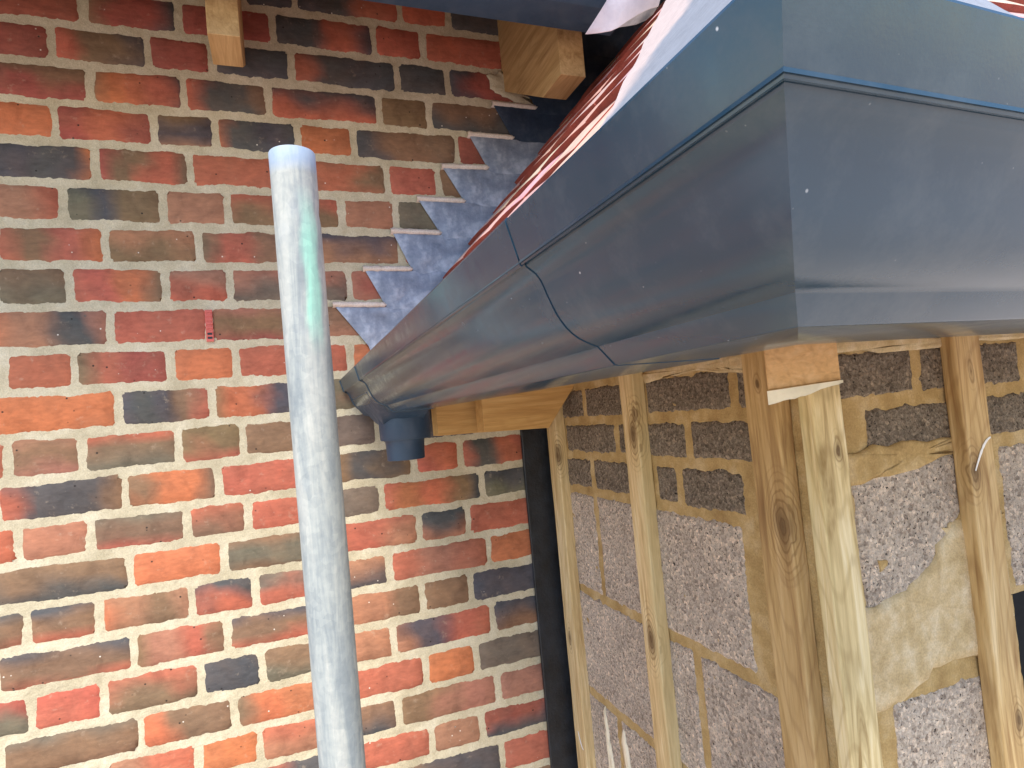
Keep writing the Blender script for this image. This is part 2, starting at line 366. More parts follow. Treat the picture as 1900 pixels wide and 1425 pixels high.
FLAP_HIGH = [[0.5242, 0.83, 0.6377], [0.5336, 0.83, 0.6517], [0.5448, 0.83, 0.6642], [0.558, 0.83, 0.6754], [0.5713, 0.83, 0.6866], [0.5843, 0.83, 0.6933], [0.6015, 0.83, 0.7008], [0.6211, 0.83, 0.7087], [0.6431, 0.83, 0.7172]]
FLAP2_LOW = [[0.571, 0.865, 0.6281], [0.587, 0.865, 0.6322], [0.6055, 0.865, 0.6376], [0.6259, 0.865, 0.648], [0.6402, 0.865, 0.6596]]
FLAP2_HIGH = [[0.5649, 0.855, 0.6255], [0.5793, 0.855, 0.635], [0.6031, 0.855, 0.6514], [0.6246, 0.855, 0.664], [0.6438, 0.855, 0.6726]]
# ------------------------------------------------------------------ ground
g = mesh('ground', *boxmesh(-200, 200, -200, 200, -H-.2, -H), M_GROUND); tag(g, kind='structure')

# ------------------------------------------------------------------ brick wall
AW = 1.3186
CC = {'o': (.52, .165, .075), 'r': (.45, .128, .078), 'm': (.33, .088, .062), 'b': (.225, .135, .078),
      't': (.39, .180, .110), 'd': (.082, .080, .085), 'g': (.165, .138, .098)}
JX = [-.6, -.3, 0, .3, .6]
JD = dict(JC)
def jz(k, X):
    if k < -1: return jz(-1, X)+.075*(-1-k)
    if k > 23: return jz(23, X)-.075*(k-23)
    return float(np.interp(X, JX, JD[k]))
wall = thing('brick_wall', (0, AW, -H), 'multi red, orange and grey-black brick wall with sandy mortar, seen from the foot up to the eaves', 'brick wall')
def brick(x0, x1, k, spec):
    g2 = .0041; xa, xb = x0+g2+rnd(-.001, .001), x1-g2+rnd(-.001, .001)
    nx = max(5, int((xb-xa)/.014)); nz = 5
    mode = 'H' if spec[0] != 'V' else 'V'
    st = [CC[c] for c in (spec[1:] if spec[0] in 'HV' else spec)]
    st = [tuple(v*rnd(.92, 1.08) for v in c) for c in st]
    ph = rnd(0, 100)
    vs = []; cs = []; fs = []
    rr = [rnd(.002, .011) if random.random() < .55 else .002 for _ in range(4)]
    for j in range(nz+1):
        v = j/nz
        vj = [0, .13, .38, .62, .87, 1][j]
        for i in range(nx+1):
            u = i/nx
            ui = u
            if i == 1: ui = min(.5, .007/(xb-xa))
            if i == nx-1: ui = 1-min(.5, .007/(xb-xa))
            X = xa+(xb-xa)*ui
            zt = jz(k, X)-.0047; zb = jz(k+1, X)+.0047
            Z = zt+(zb-zt)*vj
            edge = (i in (0, nx)) or (j in (0, nz))
            # rounded corners
            if (i in (0, nx)) and (j in (0, nz)):
                c = rr[(1 if i else 0)+(2 if j else 0)]
                X += c*(1 if i == 0 else -1); Z -= c*.7*(1 if j == 0 else -1)
            Y = AW-.001+ .0016*noise.noise(Vector((X*18, Z*18, ph)))+.0008*noise.noise(Vector((X*60, Z*60, ph)))
            if edge:
                Y += .0042; X += rnd(-.0011, .0011); Z += rnd(-.0011, .0011)
            vs.append((X, Y, Z))
            t = (u if mode == 'H' else v)
            if len(st) > 1:
                t2 = t*(len(st)-1)+.55*noise.noise(Vector((X*16, Z*22, ph)))
                t2 = min(max(t2, 0), len(st)-1.0001); a = int(t2); f = t2-a
                f = f*f*(3-2*f); f = min(max((f-.5)*1.5+.5, 0), 1)
                c = [st[a][q]*(1-f)+st[a+1][q]*f for q in range(3)]
            else: c = list(st[0])
            cs.append(c)
    N = nx+1
    for j in range(nz):
        for i in range(nx): fs.append((j*N+i, j*N+i+1, (j+1)*N+i+1, (j+1)*N+i))
    ring = [i for i in range(N)]+[j*N+nx for j in range(1, nz+1)]+[nz*N+i for i in range(nx-1, -1, -1)]+[j*N for j in range(nz-1, 0, -1)]
    b0 = len(vs)
    for r_ in ring: vs.append((vs[r_][0], AW+.05, vs[r_][2])); cs.append(cs[r_])
    for q in range(len(ring)):
        p = (q+1) % len(ring); fs.append((ring[q], b0+q, b0+p, ring[p]))
    return mesh('brick', vs, fs, M_BRICK, wall, smooth=True, sharp=.9, colors=cs)
ALL = ['o', 'r', 'm', 'b', 't', 'd', 'g', 'Vdr', 'Hobb', 'Hrb', 'Vbr', 'Hmdm', 'Vgr', 'Hdbr', 'r', 'o']
RIGHT = {k: (.46 if k >= 2 else 1.1) for k in range(-4, 26)}
for k in range(-4, 26):
    if k in ROWS: xs, sp = ROWS[k]; xs = list(xs); sp = sp.split()
    else: xs = list(ROWS[-1][0] if k % 2 else ROWS[0][0]); xs = xs if k < 0 else list(ROWS[15][0] if k % 2 else ROWS[16][0]); sp = [random.choice(ALL) for _ in xs[1:]]
    while xs[0] > -1.0: 
        xs.insert(0, xs[0]-random.choice([.225, .1125, .225])); sp.insert(0, random.choice(ALL))
    lim = .62 if k >= 3 else 1.3
    while xs[-1] < lim: xs.append(xs[-1]+random.choice([.225, .1125])); sp.append(random.choice(['m', 'd', 'b', 'Hmd']))
    for a, b, s_ in zip(xs[:-1], xs[1:], sp):
        a = max(a, -1.02)
        if b-a > .04: brick(a, b, k, s_)
# mortar: one fine relief sheet, lapping the brick edges here and there
nxm, nzm = 560, 470
xs = np.linspace(-1.012, 1.32, nxm); zs = np.linspace(-1.06, 1.16, nzm)
vs = []
for z in zs:
    for x in xs:
        n_ = noise.noise(Vector((x*70, z*70, 3.3)))*.0012+noise.noise(Vector((x*190, z*190, 9)))*.0010+noise.noise(Vector((x*9, z*9, 1)))*.0012
        vs.append((float(x), AW+.0014-n_, float(z)))
idx = np.arange(nxm*nzm).reshape(nzm, nxm)
fs = np.stack([idx[:-1, :-1], idx[:-1, 1:], idx[1:, 1:], idx[1:, :-1]], -1).reshape(-1, 4).tolist()
mesh('mortar_bed', vs, fs, M_MORTAR, wall, smooth=True)
mesh('wall_core', *boxmesh(-1.012, 1.32, AW+.04, AW+.2, -H, 1.16), M_MORTAR, wall)
# red slotted weep vent in a perpend
VX, VZ0, VZ1 = -.124, .1895, .2515
vent = mesh('weep_vent', *boxmesh(VX-.0065, VX+.0065, AW-.0035, AW+.03, VZ0, VZ1), M_VENT, wall)
for i in range(7):
    z = VZ0+.005+i*.0078
    mesh('slot', *boxmesh(VX-.004, VX+.004, AW-.0042, AW-.0036, z, z+.004), M_BLACK if i < 2 else M_VENT, vent)
    mesh('louvre', *boxmesh(VX-.006, VX+.006, AW-.0062, AW-.0043, z+.0042, z+.0068), M_VENT, vent)

# ------------------------------------------------------------------ block walls (one L-shaped piece of work)
XS = .572; AF = .572
bw = thing('block_wall', (XS, AF, -H), 'unrendered rough concrete block wall with ochre mortar turning a corner under the gutter', 'block wall')
def panel(name, plane, u0, u1, z0, z1, mat, parent, proud=.0, rag=.005, step=.006, uv=None):
    """ragged slab on plane 'side' (u = Y at X=XS) or 'front' (u = X at Y=AF)"""
    du, dz = abs(u1-u0), z1-z0
    nu = max(3, int(du/step)); nz = max(3, int(dz/step)); ph = rnd(0, 99); vs = []; fs = []
    for j in range(nz+1):
        for i in range(nu+1):
            u = u0+(u1-u0)*i/nu; z = z0+dz*j/nz
            edge = i in (0, nu) or j in (0, nz)
            if edge:
                u += rag*(.8*noise.noise(Vector((u*38, z*38, ph)))+.5*noise.noise(Vector((u*140, z*140, ph)))); z += rag*(.8*noise.noise(Vector((u*38, z*38, ph+5)))+.5*noise.noise(Vector((u*140, z*140, ph+5))))
            d = .0015*noise.noise(Vector((u*60, z*60, ph)))+.0012*noise.noise(Vector((u*150, z*150, ph)))+proud
            if edge: d -= .004
            vs.append((XS-d, u, z) if plane == 'side' else (u, AF-d, z))
    N = nu+1
    for j in range(nz):
        for i in range(nu): fs.append((j*N+i, j*N+i+1, (j+1)*N+i+1, (j+1)*N+i))
    ring = [i for i in range(N)]+[j*N+nu for j in range(1, nz+1)]+[nz*N+i for i in range(nu-1, -1, -1)]+[j*N for j in range(nz-1, 0, -1)]
    b0 = len(vs)
    for r_ in ring:
        v = vs[r_]; vs.append((XS+.02, v[1], v[2]) if plane == 'side' else (v[0], AF+.02, v[2]))
    for q in range(len(ring)):
        p = (q+1) % len(ring); fs.append((ring[q], b0+q, b0+p, ring[p]))
    return mesh(name, vs, fs, mat, parent, smooth=True)
m = .006
def blk(plane, u0, u1, z0, z1, mat): panel('block', plane, u0+m, u1-m, z0+m, z1-m, mat, bw, proud=.002)
# side wall: courses from the top (y from the front corner AF to the brick wall AW)
zc = [.042, -.030, -.101, -.174, -.388, -.605, -.825, -1.045]
side = [(0, [AF+.01, .682, .905, 1.129, AW], M_BLOCKD), (1, [AF+.01, .794, 1.01, 1.235, AW], M_BLOCKD),
        (2, [.676, .828, .897, 1.12, AW], M_BLOCKD), (3, [.688, 1.121, AW], M_BLOCKP),
        (4, [AF+.01, .829, 1.27, AW], M_BLOCKP), (5, [.69, 1.11, AW], M_BLOCKP), (6, [AF+.01, .86, 1.3], M_BLOCKP)]
for i, us, mt in side:
    for a, b in zip(us[:-1], us[1:]): blk('side', a, b, zc[i+1], zc[i], mt)
front = [(0, [.585, .772, .985, 1.2, 1.42, 1.6], -.028, .044, M_BLOCKD), (1, [.665, .885, 1.1, 1.32, 1.6], -.098, -.028, M_BLOCKD)]
for i, us, z0, z1, mt in front:
    for a, b in zip(us[:-1], us[1:]): blk('front', a, b, z0, z1, mt)
blk('front', .630, .895, -.305, -.098, M_BLOCKP); blk('front', .902, 1.34, -.305, -.098, M_BLOCKP); blk('front', 1.34, 1.6, -.305, -.098, M_BLOCKP)
blk('front', .655, .895, -.61, -.385, M_BLOCKP); blk('front', .60, .895, -.835, -.61, M_BLOCKP); blk('front', .60, .895, -1.06, -.835, M_BLOCKP)
# mortar sheets behind the blocks
def relief(name, plane, u0, u1, z0, z1, mat, parent, step=.006, amp=.0016):
    nu = int((u1-u0)/step); nz = int((z1-z0)/step); vs = []
    for j in range(nz+1):
        for i in range(nu+1):
            u = u0+(u1-u0)*i/nu; z = z0+(z1-z0)*j/nz
            d = amp*noise.noise(Vector((u*50, z*50, 7)))+amp*.7*noise.noise(Vector((u*140, z*140, 2)))
            vs.append((XS-d, u, z) if plane == 'side' else (u, AF-d, z))
    idx = np.arange((nu+1)*(nz+1)).reshape(nz+1, nu+1)
    fs = np.stack([idx[:-1, :-1], idx[:-1, 1:], idx[1:, 1:], idx[1:, :-1]], -1).reshape(-1, 4).tolist()
    return mesh(name, vs, fs, mat, parent, smooth=True)
relief('mortar_bed', 'side', AF, AW, -1.1, .055, M_BMORTAR, bw)
relief('mortar_bed', 'front', XS, 1.6, -.305, .055, M_BMORTAR, bw)
relief('mortar_bed', 'front', XS, .903, -1.1, -.306, M_BMORTAR, bw)
mesh('wall_core', *boxmesh(XS+.008, XS+.10, AF+.008, AW, -H, .05), M_BMORTAR, bw)
mesh('wall_core', *boxmesh(XS+.11, .90, AF+.008, AF+.10, -H, .05), M_BMORTAR, bw)
mesh('wall_core', *boxmesh(.90, 1.6, AF+.008, AF+.10, -.305, .05), M_BMORTAR, bw)
mesh('wall_core', *boxmesh(XS, 1.6, AF, AW, .052, .066), M_BMORTAR, bw)
mesh('opening_shade_sheet', *boxmesh(.6, 2.2, AF+.45, AF+.46, -H, -.0), M_DARK, bw)  # added black sheet standing in for the unlit space behind the opening
# thick smear of mortar over the cut course on the front wall
def blob(name, f, pts, mat, parent, th=.006, n=26):
    """irregular low mound over polygon pts in the (u,z) plane"""
    c = np.mean(np.array(pts), 0); vs = []; fs = []
    P_ = []
    for i in range(len(pts)):
        a = np.array(pts[i]); b = np.array(pts[(i+1) % len(pts)])
        for t in range(5):
            p = a+(b-a)*t/5; p = p+np.array([noise.noise(Vector((p[0]*90, p[1]*90, 4))), noise.noise(Vector((p[0]*90, p[1]*90, 8)))])*.011; P_.append(p)
    L = [(1.0, -.001), (.96, th*.6), (.8, th), (.5, th*1.1), (.25, th)]
    for s_, h in L:
        for p in P_:
            q = c+(p-c)*s_; vs.append(f(q[0], q[1], h+(th*.35*noise.noise(Vector((q[0]*80, q[1]*80, 1))) if s_ < 1 else 0)))
    n_ = len(P_)
    for l in range(len(L)-1):
        for i in range(n_): fs.append((l*n_+i, l*n_+(i+1) % n_, (l+1)*n_+(i+1) % n_, (l+1)*n_+i))
    fs.append(tuple(range((len(L)-1)*n_, len(L)*n_)))
    return mesh(name, vs, fs, mat, parent, smooth=True)
ff = lambda u, z, h: (u, AF-.002-h, z); fsd = lambda u, z, h: (XS-.002-h, u, z)
M_SMEAR = m_mortar('pale_smeared_mortar', (.46, .34, .17), (.58, .45, .26), (.72, .61, .42), 2.2)
blob('mortar_smear', ff, [(.615, -.275), (.70, -.262), (.755, -.235), (.80, -.195), (.90, -.19), (.90, -.335), (.84, -.372), (.76, -.362), (.70, -.385), (.615, -.395)], M_SMEAR, bw, .003)
for _ in range(16):
    u = rnd(.63, .88); z = -.30+(u-.63)*.22+random.choice([-.06-rnd(0, .03), .05+rnd(0, .03)])+rnd(-.01, .01); r_ = rnd(.006, .02)
    blob('mortar_smear', ff, [(u+r_*math.cos(a)*rnd(.7, 1.6), z+r_*math.sin(a)*rnd(.4, .9)) for a in np.linspace(0, 5.6, 8)], random.choice([M_SMEAR, M_BMORTAR]), bw, .0015)
blob('mortar_smear', ff, [(.60, -.09), (.68, -.083), (.80, -.082), (.90, -.075), (.90, -.105), (.78, -.112), (.70, -.122), (.62, -.125)], M_BMORTAR, bw, .002)
blob('mortar_smear', ff, [(.60, .055), (.75, .053), (.93, .056), (1.2, .055), (1.2, .036), (.93, .038), (.78, .034), (.60, .036)], M_SMEAR, bw, .004)
blob('mortar_smear', fsd, [(.60, .052), (.75, .054), (.90, .052), (.90, .030), (.80, .036), (.68, .028), (.60, .028)], M_SMEAR, bw, .004)
blob('plaster_run', fsd, [(1.17, -.612), (1.16, -.615), (1.148, -.72), (1.14, -.9), (1.155, -.9), (1.165, -.75)], M_PALE, bw, .003)
blob('plaster_run', fsd, [(1.10, -.628), (1.085, -.63), (1.07, -.72), (1.05, -.92), (1.085, -.92), (1.095, -.74)], M_PALE, bw, .003)

# ------------------------------------------------------------------ battens
GB = 'vertical timber battens fixed to the block wall'
def batten(label, x0, x1, y0, y1, ztop, mat, knots=(), zbot=-1.15):
    vs, fs = boxmesh(x0, x1, y0, y1, zbot, ztop, 26, .0004)
    c0 = ((x0+x1)/2, (y0+y1)/2, 0)
    kn = [(x-c0[0], y-c0[1], z-0, r) for x, y, z, r in knots]
    mt = m_wood('batten_wood', *mat, 'Z', 0, .9, mat_green, kn) if 0 else m_wood('batten_wood', mat[0], mat[1], mat[2], 'Z', 0, mat[3], mat[4] if len(mat) > 4 else None, kn)
    o = mesh('timber_batten', vs, fs, mt, origin=c0); bevel_obj(o, .0018, 2); return tag(o, label, 'batten', GB)
PALE = ((.70, .52, .27), (.84, .70, .44), (.42, .26, .10), 1.0, (.66, .55, .29))
BROWN = ((.47, .31, .13), (.62, .44, .22), (.24, .13, .05), .6)
TAN = ((.66, .52, .27), (.82, .70, .45), (.28, .18, .065), .9, (.50, .44, .20))
ORNG = ((.56, .38, .17), (.74, .56, .31), (.28, .15, .055), .8)
b1 = batten('narrow batten on the side wall beside the black vertical strip', .549, .5715, 1.232, 1.282, .06, PALE, [(.549, 1.235, -.10, .006), (.549, 1.26, -.50, .004)])
b2 = batten('knotty pale batten in the middle of the side block wall, left of the corner', .549, .5715, .900, .946, .07, PALE, [(.549, .915, -.055, .007), (.549, .905, -.022, .004), (.549, .922, -.40, .007), (.5493, .93, -.72, .005)])
batten('brown grained batten at the corner end of the side wall, below the splintered rafter', .5495, .5715, .585, .637, .05, BROWN, [(.5495, .595, -.165, .008), (.5495, .612, .008, .002), (.5495, .62, -.62, .006)])
batten('tan batten with green tinge right next to the corner, first on the front wall', .567, .614, .549, .5695, .05, TAN, [(.60, .549, -.077, .0022), (.595, .549, -.70, .004)])
b5 = batten('orange-brown batten at the right edge of the picture in front of the dark opening', .817, .866, .549, .5695, .07, ORNG, [(.842, .549, .0, .0022), (.825, .549, -.13, .005), (.85, .549, -.45, .004)])
def chalk(parent, pts, wd):
    """thin white mark (chalk / paint) lying on the batten face; pts = 3D centre line"""
    vs = []; fs = []
    for i, p in enumerate(pts):
        w_ = wd*(.5+.5*math.sin(math.pi*(i+.5)/len(pts)))*rnd(.8, 1.2)
        p = Vector(p); q = Vector(pts[min(i+1, len(pts)-1)]); r = Vector(pts[max(i-1, 0)]); t = (q-r).normalized()
        nrm = Vector((0, -1, 0)) if abs(pts[0][1]-pts[-1][1]) < 1e-6 else Vector((-1, 0, 0))
        s_ = t.cross(nrm)*w_
        for v in (p+s_, p-s_, p-s_+nrm*.0006, p+s_+nrm*.0006): vs.append(tuple(v))
    for i in range(len(pts)-1):
        a = 4*i
        for q in range(4): fs.append((a+q, a+4+q, a+4+(q+1) % 4, a+(q+1) % 4))
    n_ = 4*(len(pts)-1); fs += [(0, 1, 2, 3), (n_+3, n_+2, n_+1, n_)]
    mesh('chalk_mark', vs, fs, M_CHALK, parent)
def arc(f, n=12): return [f(i/n) for i in range(n+1)]
chalk(b5, arc(lambda t: (.826+.036*t, .5486, -.128+.040*math.sin(t*1.45))), .0018)
chalk(b2, arc(lambda t: (.5486, .935-.028*t, -.655-.030*(1-math.cos(t*1.5)))), .0022)
chalk(b2, arc(lambda t: (.5486, .935-.006*t, -.69-.04*t)), .0014)
chalk(b1, arc(lambda t: (.5486, 1.262-.02*t, -.70-.03*math.sin(t*1.6))), .0018)

# ------------------------------------------------------------------ black damp proof strip on the brick wall
vs, fs = boxmesh(.4965, .564, AW-.012, AW-.004, -1.2, .0, 16, .0006)
o = mesh('damp_proof_strip', vs, fs, M_BLACK); bevel_obj(o, .002, 2)
tag(o, 'black plastic strip running down the brick wall beside the block wall', 'damp proof strip')

# ------------------------------------------------------------------ rafter ends
GR = 'softwood rafter ends poking out under the eaves'
def rafter_x(label, xl, a0, a1, mat):                       # runs along X from the side wall
    poly = [(xl, .10), (xl, -.034), (.508, -.038), (.575, .045), (.62, .10)]
    vs, fs = prism(poly, lambda p: (p[0], a0, p[1]), lambda p: (p[0], a1, p[1]))
    o = mesh('rafter_end', vs, fs, mat); bevel_obj(o, .001, 2); return tag(o, label, 'rafter end', GR)
rafter_x('orange rafter end with a slanting cut, nearest of the two above the black strip', .368, 1.172, 1.219, M_RAFTER)
rafter_x('shorter-looking rafter end tucked between the gutter outlet and its neighbour, nearest the brick wall', .292, 1.245, 1.292, M_RAFTER)
# corner (hip) rafter end, sawn face towards the viewer, splintered pale underside
ce = thing('rafter_end', (.3317, .326, 0), 'sawn orange rafter end with a splintered pale underside under the gutter corner', 'rafter end', GR)
def hipf(u, v, z): return (.3317+(u+v)*.70711, .3260+(v-u)*.70711, z)        # u across, v into the building
vs = [hipf(u, v, z) for v in (0, .33) for u, z in ((-.0226, -.0008), (.0226, .0018), (.0226, .09), (-.0226, .09))]
o = mesh('beam', vs, [(0, 1, 2, 3), (7, 6, 5, 4), (0, 4, 5, 1), (1, 5, 6, 2), (2, 6, 7, 3), (3, 7, 4, 0)], M_ENDGRAIN, ce, origin=(.3317, .326, 0)); bevel_obj(o, .0008, 1)
vs = []; fs = []; n = 14
for i in range(n+1):
    t = i/n; u = -.0232+.047*t
    zt = -.0012+.0030*t; zb = zt-.0068*(1-t)**.7-.0010-rnd(0, .0009)-(.0012 if i < 9 else 0)
    vs += [hipf(u, -.003-rnd(0, .0006), zb), hipf(u, -.0028, zt), hipf(u, .05, zt), hipf(u, .05, zb)]
for i in range(n):
    b = 4*i
    for q in range(4): fs.append((b+q, b+4+q, b+4+(q+1) % 4, b+(q+1) % 4))
fs += [(0, 1, 2, 3), (4*n+3, 4*n+2, 4*n+1, 4*n)]
mesh('splinter', vs, fs, M_PALE, ce)
# upper rafter ends out of the brick wall
def rafter_y(label, x0, x1):
    poly = [(1.021, .80), (1.0235, .630), (1.112, .631), (AW+.02, .765), (AW+.02, .93), (1.1, .93)]
    vs, fs = prism(poly, lambda p: (x0, p[0], p[1]), lambda p: (x1, p[0], p[1]))
    o = mesh('rafter_end', vs, fs, M_RAFTERY); bevel_obj(o, .001, 2); return tag(o, label, 'rafter end', GR)
rafter_y('narrow rafter end with planed face, alone at the top left above the scaffold pole', -.0715, -.0245)
rafter_y('thick brown rafter end under the dark upper gutter, near the top middle', .535, .588)
blob('mortar_splash', lambda u, z, h: (u, AW-.003-h, z), [(.50, .785), (.53, .80), (.535, .765), (.60, .74), (.66, .715), (.60, .715), (.54, .735), (.50, .75)], M_MORTAR, wall, .004)

# ------------------------------------------------------------------ scaffold pole
def pole_c(z): return (.0271+(.306-z)*.0088, .6895+(.306-z)*.0455)
pole = thing('scaffold_pole', (*pole_c(-H), -H), 'upright galvanised scaffold tube with a green paint smear in front of the brick wall', 'scaffold pole')
vs = []; cs = []; n = 48; lv = np.concatenate([np.linspace(-H, -.6, 8)[:-1], np.linspace(-.6, .2985, 70)])
Rr = .0241
for z in lv:
    cx, cy = pole_c(z)
    for i in range(n):
        a = 2*math.pi*i/n; nx_, ny_ = math.cos(a), math.sin(a)
        r = Rr+.00025*noise.noise(Vector((nx_*2, ny_*2, z*14)))
        if abs(z-.238) < .006 and nx_ > .75: r -= .0012
        vs.append((cx+r*nx_, cy+r*ny_, z))
        # green smear on the right front
        dz = z; gr = 0
        ang = math.degrees(math.atan2(nx_, -ny_))        # 0 = towards the viewer, + = right
        lo = 24+6*noise.noise(Vector((z*30, 1, 2)))-(8 if z > .18 else 0)*0; wdt = 24+9*noise.noise(Vector((z*22, 5, 2)))
        if .085 < z < .255: gr = min(1, 1.6*max(0, 1-((ang-lo)/wdt)**2))*min(1, (z-.085)/.04)*min(1, (.255-z)/.05)
        bl = max(0, min(1, (z-.280)/.006))*.6
        cs.append((gr, bl, 0))
k_ = len(lv); fs = []
for j in range(k_-1):
    for i in range(n): fs.append((j*n+i, j*n+(i+1) % n, (j+1)*n+(i+1) % n, (j+1)*n+i))
top = (k_-1)*n; cx, cy = pole_c(.2985)
b0 = len(vs)
for (r, z) in ((Rr-.0006, .2995), (Rr-.0034, .2995), (Rr-.004, .298), (Rr-.004, .15)):
    cx, cy = pole_c(z)
    for i in range(n):
        a = 2*math.pi*i/n; vs.append((cx+r*math.cos(a), cy+r*math.sin(a), z)); cs.append((0, .3, 0))
for l in range(4):
    s0 = top if l == 0 else b0+(l-1)*n; s1 = b0+l*n
    for i in range(n): fs.append((s0+i, s0+(i+1) % n, s1+(i+1) % n, s1+i))
mesh('tube', vs, fs, M_GALV, pole, origin=(*pole_c(-H), -H), smooth=True, colors=cs, sharp=.7)

# ------------------------------------------------------------------ ogee gutter
OUT = [(.1195, .0905), (.1180, .0978), (.1150, .0990), (.1128, .0985), (.1120, .0970), (.1134, .0918), (.1152, .0851), (.1168, .0791), (.1181, .0743), (.1186, .0742), (.1190, .0743), (.1191, .0754), (.1198, .0757), (.1205, .0752), (.1211, .0738),
       (.1232, .0722), (.1262, .0698), (.1284, .0665), (.1300, .0627), (.1314, .0586), (.1326, .0558), (.1339, .0526), (.1356, .0488), (.1377, .0452), (.1403, .0416),
       (.1433, .0384), (.1470, .0356), (.1512, .0334), (.1550, .0317), (.1578, .0306), (.1583, .0300), (.1666, .0207), (.1680, .0202), (.2350, .0202), (.2366, .0220), (.2366, .088)]
def dl(z): return float(np.interp(z, [.02, .031, .0745, .0976], [.0033, .0036, .0065, .0092]))
def offset(path, d):
    o = []
    for i, p in enumerate(path):
        a = path[max(i-1, 0)]; b = path[min(i+1, len(path)-1)]
        t = np.array([b[0]-a[0], b[1]-a[1]]); t = t/np.linalg.norm(t); nn = np.array([-t[1], t[0]])
        o.append((p[0]+nn[0]*d, p[1]+nn[1]*d))
    return o
INN = offset(OUT, .0022)
def loft(secs, closed=True):
    n = len(secs[0]); vs = [p for s_ in secs for p in s_]; fs = []
    for l in range(len(secs)-1):
        for i in range(n if closed else n-1): fs.append((l*n+i, l*n+(i+1) % n, (l+1)*n+(i+1) % n, (l+1)*n+i))
    fs += [tuple(range(n))[::-1], tuple(range((len(secs)-1)*n, len(secs)*n))]
    return vs, fs
def sec(d=0):
    o = offset(OUT, -d) if d else OUT
    return o+INN[::-1]
gut = thing('ogee_gutter', (.17, .17, .02), 'anthracite ogee gutter running from the brick wall to the close mitred corner', 'gutter')
def run_side(name, a0, a1, d, mitre0=False):
    P_ = sec(d); ss = []
    L = [a0]+list(np.linspace(a0 if not mitre0 else .26, a1, 14)[1:])
    if mitre0: L = [None, .26]+list(np.linspace(.26, a1, 4)[1:])
    for a in L:
        ss.append([(x, (x-dl(z)) if a is None else a, z) for x, z in P_])
    vs, fs = loft(ss)
    return mesh(name, vs, fs, M_GUT, gut, smooth=True, sharp=.5, origin=(.17, .17, .02))
run_side('gutter_run', .2896, AW-.004, .0005)
run_side('gutter_corner', None, .2890, 0, True)
P_ = sec(0); ss = [[(x, x-dl(z), z) for x, z in P_]]
for X in [.28, .45, .62, .80, 1.0, 1.3, 1.7]: ss.append([(X, x-dl(z)+.035*(X-x), z-.003*(X-x)) for x, z in P_])
vs, fs = loft(ss); mesh('gutter_run', vs, fs, M_GUT, gut, smooth=True, sharp=.5, origin=(.17, .17, .02))
# mitre weld bead on the arris
arr = [(x-.0006, x-dl(z)-.0006, z) for x, z in OUT[4:31]]
vs = []; fs = []
for p in arr:
    for k in range(6):
        a = 2*math.pi*k/6; vs.append((p[0]+.0009*math.cos(a), p[1]-.0009*math.cos(a)*0+.0009*math.sin(a), p[2]))
for i in range(len(arr)-1):
    for k in range(6): fs.append((i*6+k, i*6+(k+1) % 6, (i+1)*6+(k+1) % 6, (i+1)*6+k))
# running outlet sleeve and stop end at the wall
o_ = offset(OUT[4:-1], -.0018); ss = [[(x, a, z) for x, z in o_]+[(x, a, z) for x, z in offset(OUT[4:-1], .0005)[::-1]] for a in (1.02, 1.03, 1.2, 1.296)]
vs, fs = loft(ss); mesh('outlet_sleeve', vs, fs, M_GUT, gut, smooth=True, sharp=.5, origin=(.17, .17, .02))
so_ = offset(OUT[4:], -.003); vs, fs = prism(so_+[(.2366, .09)], lambda p: (p[0], 1.297, p[1]), lambda p: (p[0], 1.309, p[1]))
mesh('stop_end', vs, fs, M_GUT, gut, origin=(.17, .17, .02))
# outlet: hopper, socket, spigot
out = mesh('outlet', [(0.2, 1.12, 0)], [], M_GUTB, gut)
def tubep(name, cx, cy, rings, mat, parent, n=40):
    vs = []; fs = []
    for r, z in rings:
        for i in range(n):
            a = 2*math.pi*i/n; vs.append((cx+r*math.cos(a), cy+r*math.sin(a), z))
    for l in range(len(rings)-1):
        for i in range(n): fs.append((l*n+i, l*n+(i+1) % n, (l+1)*n+(i+1) % n, (l+1)*n+i))
    return mesh(name, vs, fs, mat, parent, smooth=True, sharp=.6)
bpy.data.objects.remove(out)
OX, OY = .2035, 1.125
out = tubep('outlet', OX, OY, [(.0465, .024), (.0462, -.004), (.0455, -.028), (.0440, -.0305), (.036, -.031)], M_GUTB, gut)
tubep('spigot', OX-.002, OY, [(.0375, -.029), (.0355, -.032), (.0345, -.040), (.0335, -.0665), (.0315, -.0672), (.0305, -.064), (.0305, .01)], M_GUTB, out)
# hopper: fairs the ogee belly down to the socket
hs = []
for a, dn in ((1.045, 0), (1.075, .45), (1.10, .9), (1.15, 1), (1.19, .8), (1.235, .4), (1.296, .35)):
    top = [(x-.0022, z) for x, z in OUT[20:28]]
    sect = []
    for i, (x, z) in enumerate(top):
        t = i/(len(top)-1); xx = x+(.160+.004*t-x)*dn*t*.9; zz = z-dn*(.036*t**1.1)
        sect.append((xx, a, zz))
    sect += [(.195, a, .018-dn*.021), (.232, a, .018-dn*.021), (.232, a, .03), (.15, a, .05)]
    hs.append(sect)
vs, fs = loft(hs); mesh('hopper', vs, fs, M_GUTB, out, smooth=True, sharp=.8)

